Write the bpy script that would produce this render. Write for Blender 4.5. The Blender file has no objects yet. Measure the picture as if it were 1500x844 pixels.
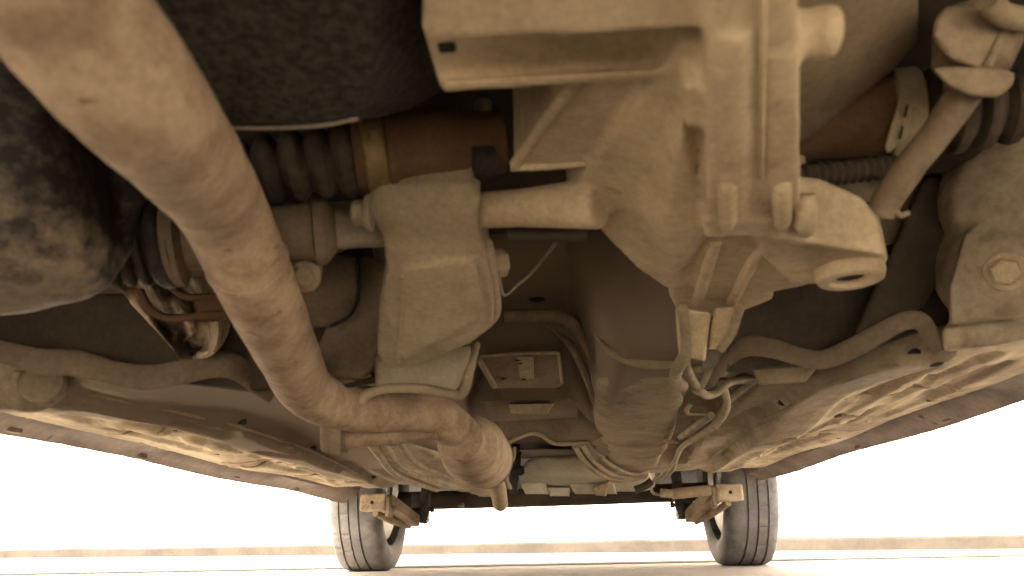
import bpy, bmesh, math, random
import numpy as np
from mathutils import Vector, Matrix

random.seed(7)
rng = np.random.RandomState(11)
scene = bpy.context.scene
COL = scene.collection

# ------------------------------------------------------------------ camera
F, PW, PH = 1070.0, 1500, 844
PITCH, YAW, ROLL = math.radians(18.9), math.radians(3.7), math.radians(-1.0)
CAM = Vector((0.055, 0.0, 0.112))
fw = Vector((-math.sin(YAW)*math.cos(PITCH), math.cos(YAW)*math.cos(PITCH), math.sin(PITCH)))
rt0 = Vector((math.cos(YAW), math.sin(YAW), 0)); up0 = rt0.cross(fw)
rt = rt0*math.cos(ROLL) + up0*math.sin(ROLL)
up = -rt0*math.sin(ROLL) + up0*math.cos(ROLL)
cd = bpy.data.cameras.new('camera'); cam = bpy.data.objects.new('camera', cd); COL.objects.link(cam)
m = Matrix((rt, up, -fw)).transposed().to_4x4(); m.translation = CAM
cam.matrix_world = m
cd.sensor_width = 36; cd.lens = 36*F/PW; cd.clip_start = 0.01; cd.clip_end = 400
cd.dof.use_dof = True; cd.dof.focus_distance = 1.5; cd.dof.aperture_fstop = 10.5
scene.camera = cam

# ------------------------------------------------------------------ sky, sun, exposure
SUN_EL, SUN_AZ = math.radians(42), math.radians(192)      # azimuth clockwise from +Y
w = bpy.data.worlds.new('World'); scene.world = w; w.use_nodes = True
nt = w.node_tree; nt.nodes.clear()
sky = nt.nodes.new('ShaderNodeTexSky'); sky.sky_type = 'NISHITA'; sky.sun_disc = False
sky.sun_elevation = SUN_EL; sky.sun_rotation = SUN_AZ; sky.dust_density = 9.0; sky.air_density = 0.6; sky.ozone_density = 0.0
bg = nt.nodes.new('ShaderNodeBackground'); bg.inputs[1].default_value = 0.15
wo = nt.nodes.new('ShaderNodeOutputWorld')
nt.links.new(sky.outputs[0], bg.inputs[0]); nt.links.new(bg.outputs[0], wo.inputs[0])
sl = bpy.data.lights.new('sun', 'SUN'); sl.energy = 2.3; sl.angle = math.radians(0.6); sl.color = (1, .95, .88)
so = bpy.data.objects.new('sun', sl); COL.objects.link(so)
sd = Vector((math.sin(SUN_AZ)*math.cos(SUN_EL), math.cos(SUN_AZ)*math.cos(SUN_EL), math.sin(SUN_EL)))
so.rotation_euler = sd.to_track_quat('Z', 'Y').to_euler(); so.location = (0, 0, 8)
vs = scene.view_settings
vs.view_transform = 'Standard'; vs.look = 'None'; vs.gamma = 1; vs.use_curve_mapping = False
vs.exposure = 3.2
scene.render.engine = 'CYCLES'
scene.cycles.max_bounces = 10; scene.cycles.diffuse_bounces = 8; scene.cycles.glossy_bounces = 3
scene.cycles.use_denoising = True
scene.cycles.sample_clamp_indirect = 6

# ------------------------------------------------------------------ rays of the camera, used to find where a piece stands
def ray(px, py): return fw + rt*((px-PW/2)/F) + up*((PH/2-py)/F)
def P(px, py, d): return CAM + ray(px, py)*d
def G(px, py, z):
    r = ray(px, py); return CAM + r*((z-CAM.z)/r.z)
def GY(px, py, y):
    r = ray(px, py); return CAM + r*(y/r.y)

# ------------------------------------------------------------------ materials
MAT = {}
GRIME = (1.0, 1.07, 1.06)
def new_mat(name):
    mt = bpy.data.materials.new(name); mt.use_nodes = True
    n = mt.node_tree; n.nodes.clear()
    out = n.nodes.new('ShaderNodeOutputMaterial'); b = n.nodes.new('ShaderNodeBsdfPrincipled')
    n.links.new(b.outputs[0], out.inputs[0]); MAT[name] = mt
    return mt, n, b
def ramp(n, src, p0, p1):
    mr = n.nodes.new('ShaderNodeMapRange'); mr.inputs['From Min'].default_value = p0; mr.inputs['From Max'].default_value = p1
    n.links.new(src, mr.inputs['Value']); return mr.outputs[0]
def noise(n, co, scale, detail=5, rough=.55):
    t = n.nodes.new('ShaderNodeTexNoise'); t.inputs['Scale'].default_value = scale
    t.inputs['Detail'].default_value = detail; t.inputs['Roughness'].default_value = rough
    n.links.new(co, t.inputs['Vector']); return t.outputs['Fac']
def mix(n, fac, a, b):
    mx = n.nodes.new('ShaderNodeMix'); mx.data_type = 'RGBA'
    if hasattr(fac, 'is_linked'): n.links.new(fac, mx.inputs[0])
    else: mx.inputs[0].default_value = fac
    for s, v in ((6, a), (7, b)):
        if hasattr(v, 'is_linked'): n.links.new(v, mx.inputs[s])
        else: mx.inputs[s].default_value = (*v, 1)
    return mx.outputs[2]
def dusty(name, dust, under, lo=.35, hi=.6, scale=14, fine=90, rough=.85, bump=.25, bdist=.0012, metal=0, spots=None, stretch=None):
    """under-colour covered by dust in cloudy patches, with finer grit"""
    mt, n, b = new_mat(name)
    if name not in ('concrete', 'plaster', 'skirting', 'joint', 'tyre', 'paint', 'pipe', 'rust', 'brass'):
        dust = tuple(c*k for c, k in zip(dust, GRIME)); under = tuple(c*k for c, k in zip(under, GRIME))
        if spots: spots = (tuple(c*k for c, k in zip(spots[0], GRIME)),) + tuple(spots[1:])
    tc = n.nodes.new('ShaderNodeTexCoord'); co = tc.outputs['Object']
    if stretch:
        mp = n.nodes.new('ShaderNodeMapping'); mp.inputs['Scale'].default_value = stretch
        n.links.new(co, mp.inputs['Vector']); co = mp.outputs[0]
    a = noise(n, co, scale, 6, .6); f = noise(n, co, fine, 4, .65)
    ad = n.nodes.new('ShaderNodeMath'); ad.operation = 'MULTIPLY_ADD'; ad.inputs[1].default_value = .35
    n.links.new(f, ad.inputs[0]); n.links.new(a, ad.inputs[2])
    fac = ramp(n, ad.outputs[0], lo+.17, hi+.17)
    c = mix(n, fac, under, dust)
    g = noise(n, co, fine*2.6, 3, .7)
    hs = n.nodes.new('ShaderNodeHueSaturation'); n.links.new(c, hs.inputs['Color'])
    n.links.new(ramp2(n, g, .3, .7, .86, 1.12), hs.inputs['Value'])
    c = hs.outputs[0]
    if spots:
        s = noise(n, co, spots[1], 3, .6)
        c = mix(n, ramp(n, s, spots[2], spots[3]), c, spots[0])
    n.links.new(c, b.inputs['Base Color'])
    b.inputs['Roughness'].default_value = rough; b.inputs['Metallic'].default_value = metal
    b.inputs['Specular IOR Level'].default_value = .25
    if bump:
        bp = n.nodes.new('ShaderNodeBump'); bp.inputs['Strength'].default_value = bump; bp.inputs['Distance'].default_value = bdist
        n.links.new(ad.outputs[0], bp.inputs['Height']); n.links.new(bp.outputs[0], b.inputs['Normal'])
    return mt
def centre_shade(mt):  # shade painted into the colour: floor darker towards the car's middle, noisy edge
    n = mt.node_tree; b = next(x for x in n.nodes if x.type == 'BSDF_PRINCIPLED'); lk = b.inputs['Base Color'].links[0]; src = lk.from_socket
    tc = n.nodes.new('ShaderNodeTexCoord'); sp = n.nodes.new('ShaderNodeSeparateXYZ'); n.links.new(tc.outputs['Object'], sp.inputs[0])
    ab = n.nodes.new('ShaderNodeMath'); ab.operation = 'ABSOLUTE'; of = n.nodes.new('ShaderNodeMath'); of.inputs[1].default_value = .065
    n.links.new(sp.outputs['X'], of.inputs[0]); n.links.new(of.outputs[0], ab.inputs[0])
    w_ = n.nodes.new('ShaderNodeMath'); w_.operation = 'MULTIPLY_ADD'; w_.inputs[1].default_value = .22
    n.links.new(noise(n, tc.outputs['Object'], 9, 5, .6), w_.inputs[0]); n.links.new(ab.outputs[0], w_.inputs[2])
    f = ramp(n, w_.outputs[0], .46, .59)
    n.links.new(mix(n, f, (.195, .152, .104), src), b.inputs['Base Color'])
def ramp2(n, src, p0, p1, o0, o1):
    mr = n.nodes.new('ShaderNodeMapRange'); mr.inputs['From Min'].default_value = p0; mr.inputs['From Max'].default_value = p1
    mr.inputs['To Min'].default_value = o0; mr.inputs['To Max'].default_value = o1
    n.links.new(src, mr.inputs['Value']); return mr.outputs[0]

dusty('cast', (.54, .415, .268), (.36, .27, .172), .32, .62, 13, 120, .8, .3, .001, spots=((.26, .19, .12), 34, .66, .78))
dusty('pipe', (.42, .325, .217), (.28, .205, .132), .38, .62, 42, 150, .85, .4, .001, spots=((.22, .15, .09), 95, .62, .72))
dusty('bracket', (.34, .265, .17), (.24, .18, .112), .35, .65, 20, 110, .85, .3, .001)
dusty('floor', (.46, .365, .25), (.24, .18, .12), .36, .6, 11, 70, .9, .35, .0018, spots=((.24, .17, .11), 26, .62, .76), stretch=(1, .38, 1))
dusty('floor_shaded', (.46, .365, .25), (.24, .18, .12), .36, .6, 11, 70, .9, .35, .0018, spots=((.24, .17, .11), 26, .62, .76), stretch=(1, .38, 1)); centre_shade(MAT['floor_shaded'])  # the floor colour again, with the shade of tunnel and toe board painted in
dusty('lip', (.21, .155, .103), (.14, .1, .066), .35, .62, 9, 80, .85, .3, .0015)
dusty('dark_steel', (.065, .047, .032), (.038, .027, .018), .35, .65, 8, 80, .85, .3, .0015)  # dark coated steel of the subframe and engine bay
dusty('subframe', (.33, .25, .165), (.19, .135, .09), .35, .62, 9, 80, .85, .3, .0015)
dusty('sill', (.23, .175, .14), (.13, .095, .08), .36, .62, 9, 60, .6, .25, .0015, spots=((.07, .05, .045), 18, .66, .72))
dusty('pan_black', (.075, .066, .048), (.022, .019, .015), .38, .68, 210, 500, .8, .3, .0012, spots=((.16, .135, .1), 230, .67, .74))
dusty('black_metal', (.06, .05, .042), (.018, .015, .013), .45, .65, 25, 120, .6, .4, .001)
dusty('rubber', (.085, .062, .042), (.030, .022, .016), .4, .65, 18, 90, .7, .2, .001)
dusty('rust', (.15, .088, .045), (.10, .055, .028), .35, .65, 20, 120, .75, .4, .001)
dusty('brass', (.26, .185, .085), (.17, .12, .055), .35, .65, 20, 120, .5, .3, .001, metal=.3)
dusty('grey_steel', (.30, .24, .165), (.22, .175, .125), .35, .65, 20, 110, .7, .2, .001)
dusty('tank', (.46, .40, .31), (.34, .29, .23), .35, .65, 9, 80, .7, .2, .001)
dusty('hose', (.36, .28, .185), (.23, .175, .12), .35, .6, 30, 120, .8, .2, .001)
dusty('dark_hose', (.14, .115, .09), (.06, .05, .045), .35, .6, 30, 120, .7, .2, .001)
dusty('tyre', (.165, .157, .147), (.10, .095, .089), .32, .62, 12, 70, .85, .3, .001)
dusty('rim', (.26, .23, .19), (.15, .13, .11), .35, .65, 14, 80, .5, .2, .001, metal=.3)
dusty('foil', (.62, .48, .35), (.16, .11, .075), .42, .58, 22, 80, .5, .4, .003, metal=.2, stretch=(1.6, 1, .5))
dusty('plug', (.03, .025, .02), (.012, .01, .009), .4, .6, 40, 150, .8, .2, .001)
dusty('paint', (.45, .45, .45), (.42, .42, .42), .4, .6, 4, 60, .35, 0, .001)
dusty('concrete', (.37, .32, .255), (.32, .275, .215), .35, .65, 1.3, 26, .85, .2, .003, spots=((.29, .245, .19), 3.1, .62, .72))
dusty('joint', (.035, .025, .018), (.025, .018, .013), .4, .6, 4, 60, .9, 0)
dusty('plaster', (.88, .82, .72), (.86, .79, .68), .35, .65, .8, 30, .9, .1, .001)
dusty('skirting', (.046, .038, .028), (.030, .0245, .018), .35, .62, 3, 22, .9, .3, .002)

def splash(mt):
    n = mt.node_tree; b = next(x for x in n.nodes if x.type == 'BSDF_PRINCIPLED'); src = b.inputs['Base Color'].links[0].from_socket
    tc = n.nodes.new('ShaderNodeTexCoord'); sp = n.nodes.new('ShaderNodeSeparateXYZ'); n.links.new(tc.outputs['Object'], sp.inputs[0])
    w_ = n.nodes.new('ShaderNodeMath'); w_.operation = 'MULTIPLY_ADD'; w_.inputs[1].default_value = .13
    n.links.new(noise(n, tc.outputs['Object'], 2.2, 5, .6), w_.inputs[0]); n.links.new(sp.outputs['Z'], w_.inputs[2])
    n.links.new(mix(n, ramp(n, w_.outputs[0], .135, .21), (.10, .08, .055), src), b.inputs['Base Color'])
splash(MAT['plaster'])
# AC compressor: black casting with a big cake of dust thrown on its underside
mt, n, b = new_mat('caked')
tc = n.nodes.new('ShaderNodeTexCoord'); co = tc.outputs['Object']
sep = n.nodes.new('ShaderNodeSeparateXYZ'); n.links.new(co, sep.inputs[0])
a_ = noise(n, co, 34, 6, .65)
mth = n.nodes.new('ShaderNodeMath'); mth.operation = 'MULTIPLY_ADD'; mth.inputs[1].default_value = -7.5
n.links.new(sep.outputs['Z'], mth.inputs[0]); n.links.new(a_, mth.inputs[2])
c_ = mix(n, ramp(n, mth.outputs[0], -1.51, -1.34), (.014, .0115, .0095), (.21, .165, .11))
n.links.new(mix(n, ramp(n, noise(n, co, 120, 4, .7), .45, .75), c_, (.10, .085, .06)), b.inputs['Base Color'])
b.inputs['Roughness'].default_value = .75
bp = n.nodes.new('ShaderNodeBump'); bp.inputs['Strength'].default_value = .5; bp.inputs['Distance'].default_value = .002
n.links.new(a_, bp.inputs['Height']); n.links.new(bp.outputs[0], b.inputs['Normal'])

# ------------------------------------------------------------------ mesh builder
def catmull(pts, sub=6):
    pts = [Vector(p) for p in pts]
    if len(pts) < 3: return pts
    q = [pts[0]*2-pts[1]] + pts + [pts[-1]*2-pts[-2]]
    out = []
    for i in range(1, len(q)-2):
        p0, p1, p2, p3 = q[i-1:i+3]
        for k in range(sub):
            t = k/sub
            out.append(.5*((2*p1)+(p2-p0)*t+(2*p0-5*p1+4*p2-p3)*t*t+(3*p1-p0-3*p2+p3)*t**3))
    return out + [pts[-1]]
class MB:
    def __init__(s): s.v = []; s.f = []
    def add(s, v, f):
        o = len(s.v); s.v += [Vector(x) for x in v]; s.f += [[i+o for i in q] for q in f]; return s
    def hull(s, pts):
        bm = bmesh.new()
        for p in pts: bm.verts.new(p)
        r = bmesh.ops.convex_hull(bm, input=bm.verts[:])
        bmesh.ops.delete(bm, geom=list({g for g in r['geom_interior']+r['geom_unused'] if isinstance(g, bmesh.types.BMVert)}), context='VERTS')
        bm.verts.index_update(); bm.verts.ensure_lookup_table()
        s.add([v.co.copy() for v in bm.verts], [[v.index for v in f.verts] for f in bm.faces]); bm.free(); return s
    def slab(s, pts, ztop):                      # points on the underside, carried straight up to ztop
        pts = [Vector(p) for p in pts]
        return s.hull(pts + [Vector((p.x, p.y, ztop)) for p in pts])
    def thick(s, pts, vec):
        pts = [Vector(p) for p in pts]; return s.hull(pts + [p+Vector(vec) for p in pts])
    def prism(s, pts, vec):                      # possibly concave outline
        n_ = len(pts); a = [Vector(p) for p in pts]; bb = [p+Vector(vec) for p in a]
        return s.add(a+bb, [list(range(n_))[::-1], list(range(n_, 2*n_))] + [[i, (i+1) % n_, n_+(i+1) % n_, n_+i] for i in range(n_)])
    def tube(s, path, r, seg=14, smooth=6, flat=None):
        n0 = len(path)
        if not isinstance(r, (list, tuple)): r = [r]*n0
        pts = catmull(path, smooth) if n0 > 2 and smooth > 1 else [Vector(p) for p in path]
        k = (len(pts)-1)/(n0-1); rs = [float(np.interp(i/k, range(n0), r)) for i in range(len(pts))]
        vs_, fs = [], []; pn = None
        for i, p in enumerate(pts):
            t = (pts[min(i+1, len(pts)-1)]-pts[max(i-1, 0)]).normalized()
            if pn is None: pn = t.orthogonal().normalized() if flat is None else Vector(flat)
            pn = (pn - t*pn.dot(t)).normalized(); bn = t.cross(pn)
            for j in range(seg):
                a = 2*math.pi*j/seg; vs_.append(p+(pn*math.cos(a)+bn*math.sin(a)*(1 if flat is None else .35))*rs[i])
        for i in range(len(pts)-1):
            for j in range(seg): fs.append([i*seg+j, i*seg+(j+1) % seg, (i+1)*seg+(j+1) % seg, (i+1)*seg+j])
        fs.append(list(range(seg))[::-1]); fs.append([(len(pts)-1)*seg+j for j in range(seg)])
        return s.add(vs_, fs)
    def lathe(s, p0, p1, prof, seg=40, fn=None, closed=False):   # prof: (t along p0-p1 in 0..1, radius)
        p0, p1 = Vector(p0), Vector(p1); ax = (p1-p0).normalized(); u = ax.orthogonal().normalized(); v = ax.cross(u)
        vs_, fs = [], []; m_ = len(prof)
        for i, (t, r) in enumerate(prof):
            for j in range(seg):
                a = 2*math.pi*j/seg; rr = r+(fn(i, j) if fn else 0)
                vs_.append(p0+(p1-p0)*t+(u*math.cos(a)+v*math.sin(a))*rr)
        for i in range(m_ if closed else m_-1):
            k = (i+1) % m_
            for j in range(seg): fs.append([i*seg+j, i*seg+(j+1) % seg, k*seg+(j+1) % seg, k*seg+j])
        if not closed: fs.append(list(range(seg))[::-1]); fs.append([(m_-1)*seg+j for j in range(seg)])
        return s.add(vs_, fs)
    def box(s, c, sz, rz=0):
        c = Vector(c); R_ = Matrix.Rotation(rz, 3, 'Z')
        return s.hull([c+R_@Vector((a*sz[0]/2, b_*sz[1]/2, d*sz[2]/2)) for a in (-1, 1) for b_ in (-1, 1) for d in (-1, 1)])
    def build(s, name, mat, parent=None, voxel=None, sm=4, bevel=None, smooth=True, disp=None, label=None, subsurf=0, local=False):
        me = bpy.data.meshes.new(name); me.from_pydata([tuple(v) for v in s.v], [], s.f)
        bm = bmesh.new(); bm.from_mesh(me); bmesh.ops.recalc_face_normals(bm, faces=bm.faces); bm.to_mesh(me); bm.free()
        me.materials.append(MAT[mat])
        if smooth: me.polygons.foreach_set('use_smooth', [True]*len(me.polygons))
        o = bpy.data.objects.new(name, me); COL.objects.link(o)
        if parent: put(o, parent, local)
        if bevel:
            md = o.modifiers.new('bevel', 'BEVEL'); md.width = bevel; md.segments = 3; md.limit_method = 'ANGLE'; md.angle_limit = math.radians(35)
        if voxel:
            md = o.modifiers.new('remesh', 'REMESH'); md.mode = 'VOXEL'; md.voxel_size = voxel; md.use_smooth_shade = True
            if sm:
                md = o.modifiers.new('soften', 'SMOOTH'); md.factor = .5; md.iterations = sm
        elif smooth and not subsurf:
            me.set_sharp_from_angle(angle=math.radians(40))
        if subsurf:
            md = o.modifiers.new('sub', 'SUBSURF'); md.levels = md.render_levels = subsurf
        if disp:
            tx = bpy.data.textures.new(name, 'CLOUDS'); tx.noise_scale = disp[1]; tx.noise_depth = 3
            md = o.modifiers.new('uneven', 'DISPLACE'); md.texture = tx; md.strength = disp[0]; md.mid_level = .5; md.texture_coords = 'GLOBAL'
        if label: o['label'] = label
        return o
def put(o, parent, local=False):
    o.parent = parent
    if not local:
        w_ = Matrix.Identity(4); q = parent
        ms = []
        while q: ms.append(q.matrix_local_fix if hasattr(q, 'matrix_local_fix') else (q.matrix_parent_inverse @ q.matrix_basis)); q = q.parent
        for k in reversed(ms): w_ = w_ @ k
        o.matrix_parent_inverse = w_.inverted()
def hexbolt(name, c, ax, r, h, mat, parent, washer=True):
    c = Vector(c); ax = Vector(ax).normalized(); mb = MB()
    mb.lathe(c, c+ax*h, [(0, r), (.85, r), (1, r*.86)], 6)
    o = mb.build(name, mat, parent, smooth=False, bevel=r*.08)
    if washer:
        o2 = MB().lathe(c-ax*h*.15, c+ax*h*.22, [(0, r*1.45), (.6, r*1.45), (1, r*1.3)], 24).build('washer', mat, o if parent.type == 'EMPTY' else parent)
    return o

# ------------------------------------------------------------------ setting
def sheet(name, x0, x1, y0, y1, z, mat, nx=2, ny=2):
    mb = MB(); mb.add([(x0, y0, z), (x1, y0, z), (x1, y1, z), (x0, y1, z)], [[0, 1, 2, 3]])
    return mb.build(name, mat, smooth=False)
ground = sheet('ground', -60, 60, -60, 60, 0, 'concrete'); ground['kind'] = 'structure'
a, b_ = G(0, 841, .004), G(1450, 814, .004)
dv = (b_-a).normalized(); nv = Vector((-dv.y, dv.x, 0))*.085
a = a-dv*6; b_ = b_+dv*6
jt = MB().add([a-nv, b_-nv, b_+nv, a+nv], [[0, 1, 2, 3]]).build('floor_joint', 'joint', ground, smooth=False)
# white boundary wall beyond the car
wa, wb = G(0, 818, 0), G(1200, 807, 0)
wdir = (wb-wa); wdir.z = 0; wdir.normalize(); wn = Vector((-wdir.y, wdir.x, 0))
wc = (wa+wb)/2; wc.z = 0
L = 11
mb = MB(); p = [wc-wdir*L, wc+wdir*L]
mb.hull([q+wn*t+Vector((0, 0, z)) for q in p for t in (0, .2) for z in (-.05, 2.9)])
wall = mb.build('boundary_wall', 'plaster', smooth=False)
wall['label'] = 'overexposed white plastered boundary wall behind the car'; wall['category'] = 'wall'
mb = MB(); N = 240; vv = []; ff = []
for i in range(N+1):
    q = wc-wdir*L+wdir*(2*L*i/N); h = .080+.006*math.sin(i*.13)*math.sin(i*.05+1)+rng.uniform(-.0015, .0015)
    for t, z in ((-.0, -.02), (-.018, -.02), (-.018, h-.012), (-.0, h)): vv.append(q+wn*t+Vector((0, 0, z)))
for i in range(N):
    for k in range(4): ff.append([i*4+k, i*4+(k+1) % 4, (i+1)*4+(k+1) % 4, (i+1)*4+k])
mb.add(vv, ff).build('skirting', 'skirting', wall, smooth=False)

# ------------------------------------------------------------------ the car
car = bpy.data.objects.new('car', None); COL.objects.link(car); car.location = (0, 1.7, 0)
car['label'] = 'dusty front wheel drive car seen from below, its exhaust and gearbox exposed'
car['category'] = 'car'
TILT = .024                                     # the body leans a little on its springs
def tz(x): return TILT*x

# ---- floor pan: pressed sheet as a height field
def sstep(a, b, x):
    t = np.clip((x-a)/(b-a), 0, 1); return t*t*(3-2*t)
nx = 290
xs = np.linspace(-.70, .70, nx); ys = np.concatenate([np.linspace(.54, .95, 120), np.linspace(.9525, 2.62, 290)])
U, Y = np.meshgrid(xs, ys)
RAIL = {-1: ([.54, .70, .79, .95, 1.25, 1.85, 2.7], [.60, .56, .525, .437, .432, .50, .53]),
        1: ([.54, .66, .80, .95, 1.25, 1.85, 2.7], [.43, .42, .40, .390, .415, .50, .53])}
X = U.copy()
for j_, y_ in enumerate(ys):
    for sg in (-1, 1):
        r_ = float(np.interp(y_, *RAIL[sg])); k_ = np.sign(xs) == sg
        X[j_, k_] = sg*np.interp(np.abs(xs[k_]), [0, .22, .36, .44, .60, .70], [0, .20, r_-.042, r_+.042, max(.62, r_+.06), .70])
def seg_dist(ax, ay, bx, by):
    dx, dy = bx-ax, by-ay; l2 = dx*dx+dy*dy+1e-9
    t = np.clip(((X-ax)*dx+(Y-ay)*dy)/l2, 0, 1)
    return np.hypot(X-(ax+t*dx), Y-(ay+t*dy))
AX = np.abs(X)
Z = .288+0*X
Z += .012*sstep(.44, .50, AX)                                       # outer floor sits a little higher
tw = .105 + .02*sstep(1.2, 2.2, Y)
Z += (.125*(1-sstep(tw*.62, tw*1.22, AX)))*(1-.35*sstep(1.2, 2.1, Y))          # tunnel
rc = np.where(X < 0, np.interp(Y, *RAIL[-1]), np.interp(Y, *RAIL[1]))                                            # frame rails
wob = .010*np.sin(Y*9+X*0)*(1-sstep(1.2, 1.9, Y))
ad = np.abs(AX-rc)
FRONT = sstep(.66, .74, Y)
rail = (1-sstep(.028, .046, ad))*FRONT
Z -= (.020+.005*np.sin(Y*11+.8)*(1-sstep(1.1, 1.6, Y)))*rail*(1-sstep(2.2, 2.45, Y))
Z -= .007*(1-sstep(.055, .075, np.abs(AX-rc-.02)))                   # flange shoulders
Z += .30*(1-sstep(.54, .76, Y))*(1-sstep(rc-.07, rc-.03, AX)*.92*FRONT)                        # toe board
Z += .003*np.sin(AX*55)*sstep(.46, .52, AX)*(1-sstep(.66, .7, AX))*sstep(.95, 1.1, Y)*(1-sstep(1.9, 2.1, Y))
Z += .10*sstep(2.33, 2.62, Y)*(AX < .5) + .03*sstep(2.45, 2.62, Y)*(AX >= .5)
def stamp(px, py, px2, py2, r, h, z=.29, soft=.15):
    global Z
    A, B = G(px, py, z), G(px2, py2, z)
    d = seg_dist(A.x, A.y, B.x, B.y); Z = Z + h*.75*(1-sstep(r*soft, r, d))
# pressed hollows picked out from the photograph (positive h = pressed upwards)
for q in [(262, 603, 335, 620, .026, .022, .275), (385, 640, 450, 652, .018, .014, .275), (405, 655, 450, 668, .016, .012, .29),
          (300, 612, 325, 618, .02, -.01, .29), (500, 672, 540, 690, .02, .012, .29), (400, 690, 425, 695, .03, .012, .30),
          (560, 690, 590, 700, .03, .012, .28), (520, 705, 530, 706, .05, .012, .29), (470, 690, 490, 704, .02, -.008, .295),
          (180, 610, 240, 625, .03, -.008, .30), (330, 640, 420, 662, .02, .010, .30), (240, 620, 320, 645, .018, .008, .30),
          (1195, 573, 1285, 538, .022, .022, .265), (1165, 590, 1180, 583, .015, .016, .265), (1075, 636, 1115, 617, .020, .016, .275),
          (1045, 655, 1075, 642, .018, .014, .275), (1120, 625, 1160, 612, .018, .012, .295), (1060, 672, 1090, 655, .026, .014, .29),
          (1180, 610, 1230, 590, .02, .010, .30), (1260, 590, 1340, 560, .022, .010, .305), (1230, 620, 1300, 600, .02, -.008, .305),
          (1140, 665, 1160, 660, .035, .012, .30), (1050, 700, 1065, 698, .05, .012, .29), (1020, 700, 1030, 698, .05, .012, .29),
          (940, 575, 955, 570, .03, .02, .285), (905, 615, 925, 610, .05, .018, .285), 
          (1058, 575, 978, 682, .05, .06, .29, .45), (650, 690, 680, 700, .03, .010, .28), (600, 670, 640, 700, .02, -.012, .28)]:
    stamp(*q)
for sx in (-1, 1):                                                     # long pressed ribs running to the rear
    for ax_, y0, y1 in ((.535, .98, 1.55), (.585, .92, 1.48), (.635, .98, 1.40), (.55, 1.70, 2.15), (.61, 1.62, 2.10)):
        d = seg_dist(sx*ax_, y0, sx*(ax_+.015), y1); Z = Z + .0065*(1-sstep(.006, .018, d))
for i in range(46):                                                   # small random beads and dimples of the pressing
    sx = rng.choice([-1, 1])*rng.uniform(.50, .66); sy = rng.uniform(.9, 2.3); ln = rng.uniform(.0, .10); ang = rng.uniform(-.4, .4)
    d = seg_dist(sx, sy, sx+ln*math.sin(ang), sy+ln*math.cos(ang)); r = rng.uniform(.008, .022)
    Z = Z + rng.choice([-1, 1, 1])*rng.uniform(.002, .005)*(1-sstep(r*.4, r, d))
# gentle oil-canning of the sheet
for k in range(14):
    kx, ky, ph = rng.uniform(3, 16), rng.uniform(2, 12), rng.uniform(0, 6)
    Z += .0011*np.sin(kx*X+ky*Y*rng.choice([-1, 1])+ph)
nz = rng.normal(0, 1, Z.shape)                                        # caked grit on the outer sheets
for k in range(2): nz = (nz+np.roll(nz, 1, 0)+np.roll(nz, -1, 0)+np.roll(nz, 1, 1)+np.roll(nz, -1, 1))/5
cl_ = sum(np.sin(rng.uniform(8, 30)*X+rng.uniform(6, 20)*Y*rng.choice([-1, 1])+rng.uniform(0, 6)) for k in range(5))
Z += nz*.0026*sstep(.44, .52, AX)*sstep(-.5, 1.5, cl_)
Z += TILT*X
vv = [(float(X[j, i]), float(Y[j, i]), float(Z[j, i])) for j in range(len(ys)) for i in range(nx)]
ff = [[j*nx+i, j*nx+i+1, (j+1)*nx+i+1, (j+1)*nx+i] for j in range(len(ys)-1) for i in range(nx-1)]
pan = MB().add(vv, ff).build('floor_pan', 'floor_shaded', car)
def fz(x, y):
    j = int(np.argmin(np.abs(ys-y))); i = int(np.argmin(np.abs(X[j]-x))); return float(Z[j, i])
def onpan(px, py):                                                   # march the ray to the pressed floor
    r = ray(px, py); d = .55
    while d < 3.2:
        p_ = CAM+r*d
        if p_.y > .54 and p_.z >= fz(p_.x, p_.y): return p_
        d += .004
    return G(px, py, .29)
for px, py, r in [(350, 622, .011), (458, 658, .007), (1150, 594, .010), (1337, 519, .008), (787, 438, .012), (1372, 533, .007), (545, 700, .012), (1108, 705, .012), (935, 705, .012)]:
    c = onpan(px, py); e_ = .012
    nrm = Vector(((fz(c.x+e_, c.y)-fz(c.x-e_, c.y))/(2*e_), (fz(c.x, c.y+e_)-fz(c.x, c.y-e_))/(2*e_), -1)); nrm.x = max(-.3, min(.3, nrm.x)); nrm.y = max(-.3, min(.3, nrm.y)); nrm.normalize()
    MB().lathe(c-nrm*.006, c+nrm*.0012, [(0, r), (.8, r), (1, r*.85)], 24).build('drain_plug', 'plug', pan)

for pts in (((120, 575), (180, 586), (250, 600), (300, 612), (345, 622), (400, 640), (460, 661), (500, 680), (535, 698)),
            ((1345, 524), (1300, 535), (1250, 548), (1200, 570), (1150, 600), (1110, 622), (1075, 646), (1040, 672), (1010, 695))):
    q = [onpan(*p_)+Vector((0, 0, -.0005)) for p_ in pts]
    MB().tube(q, [.001]+[.0030]*7+[.001], 8, 6).build('rail_flange', 'bracket', pan)
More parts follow.
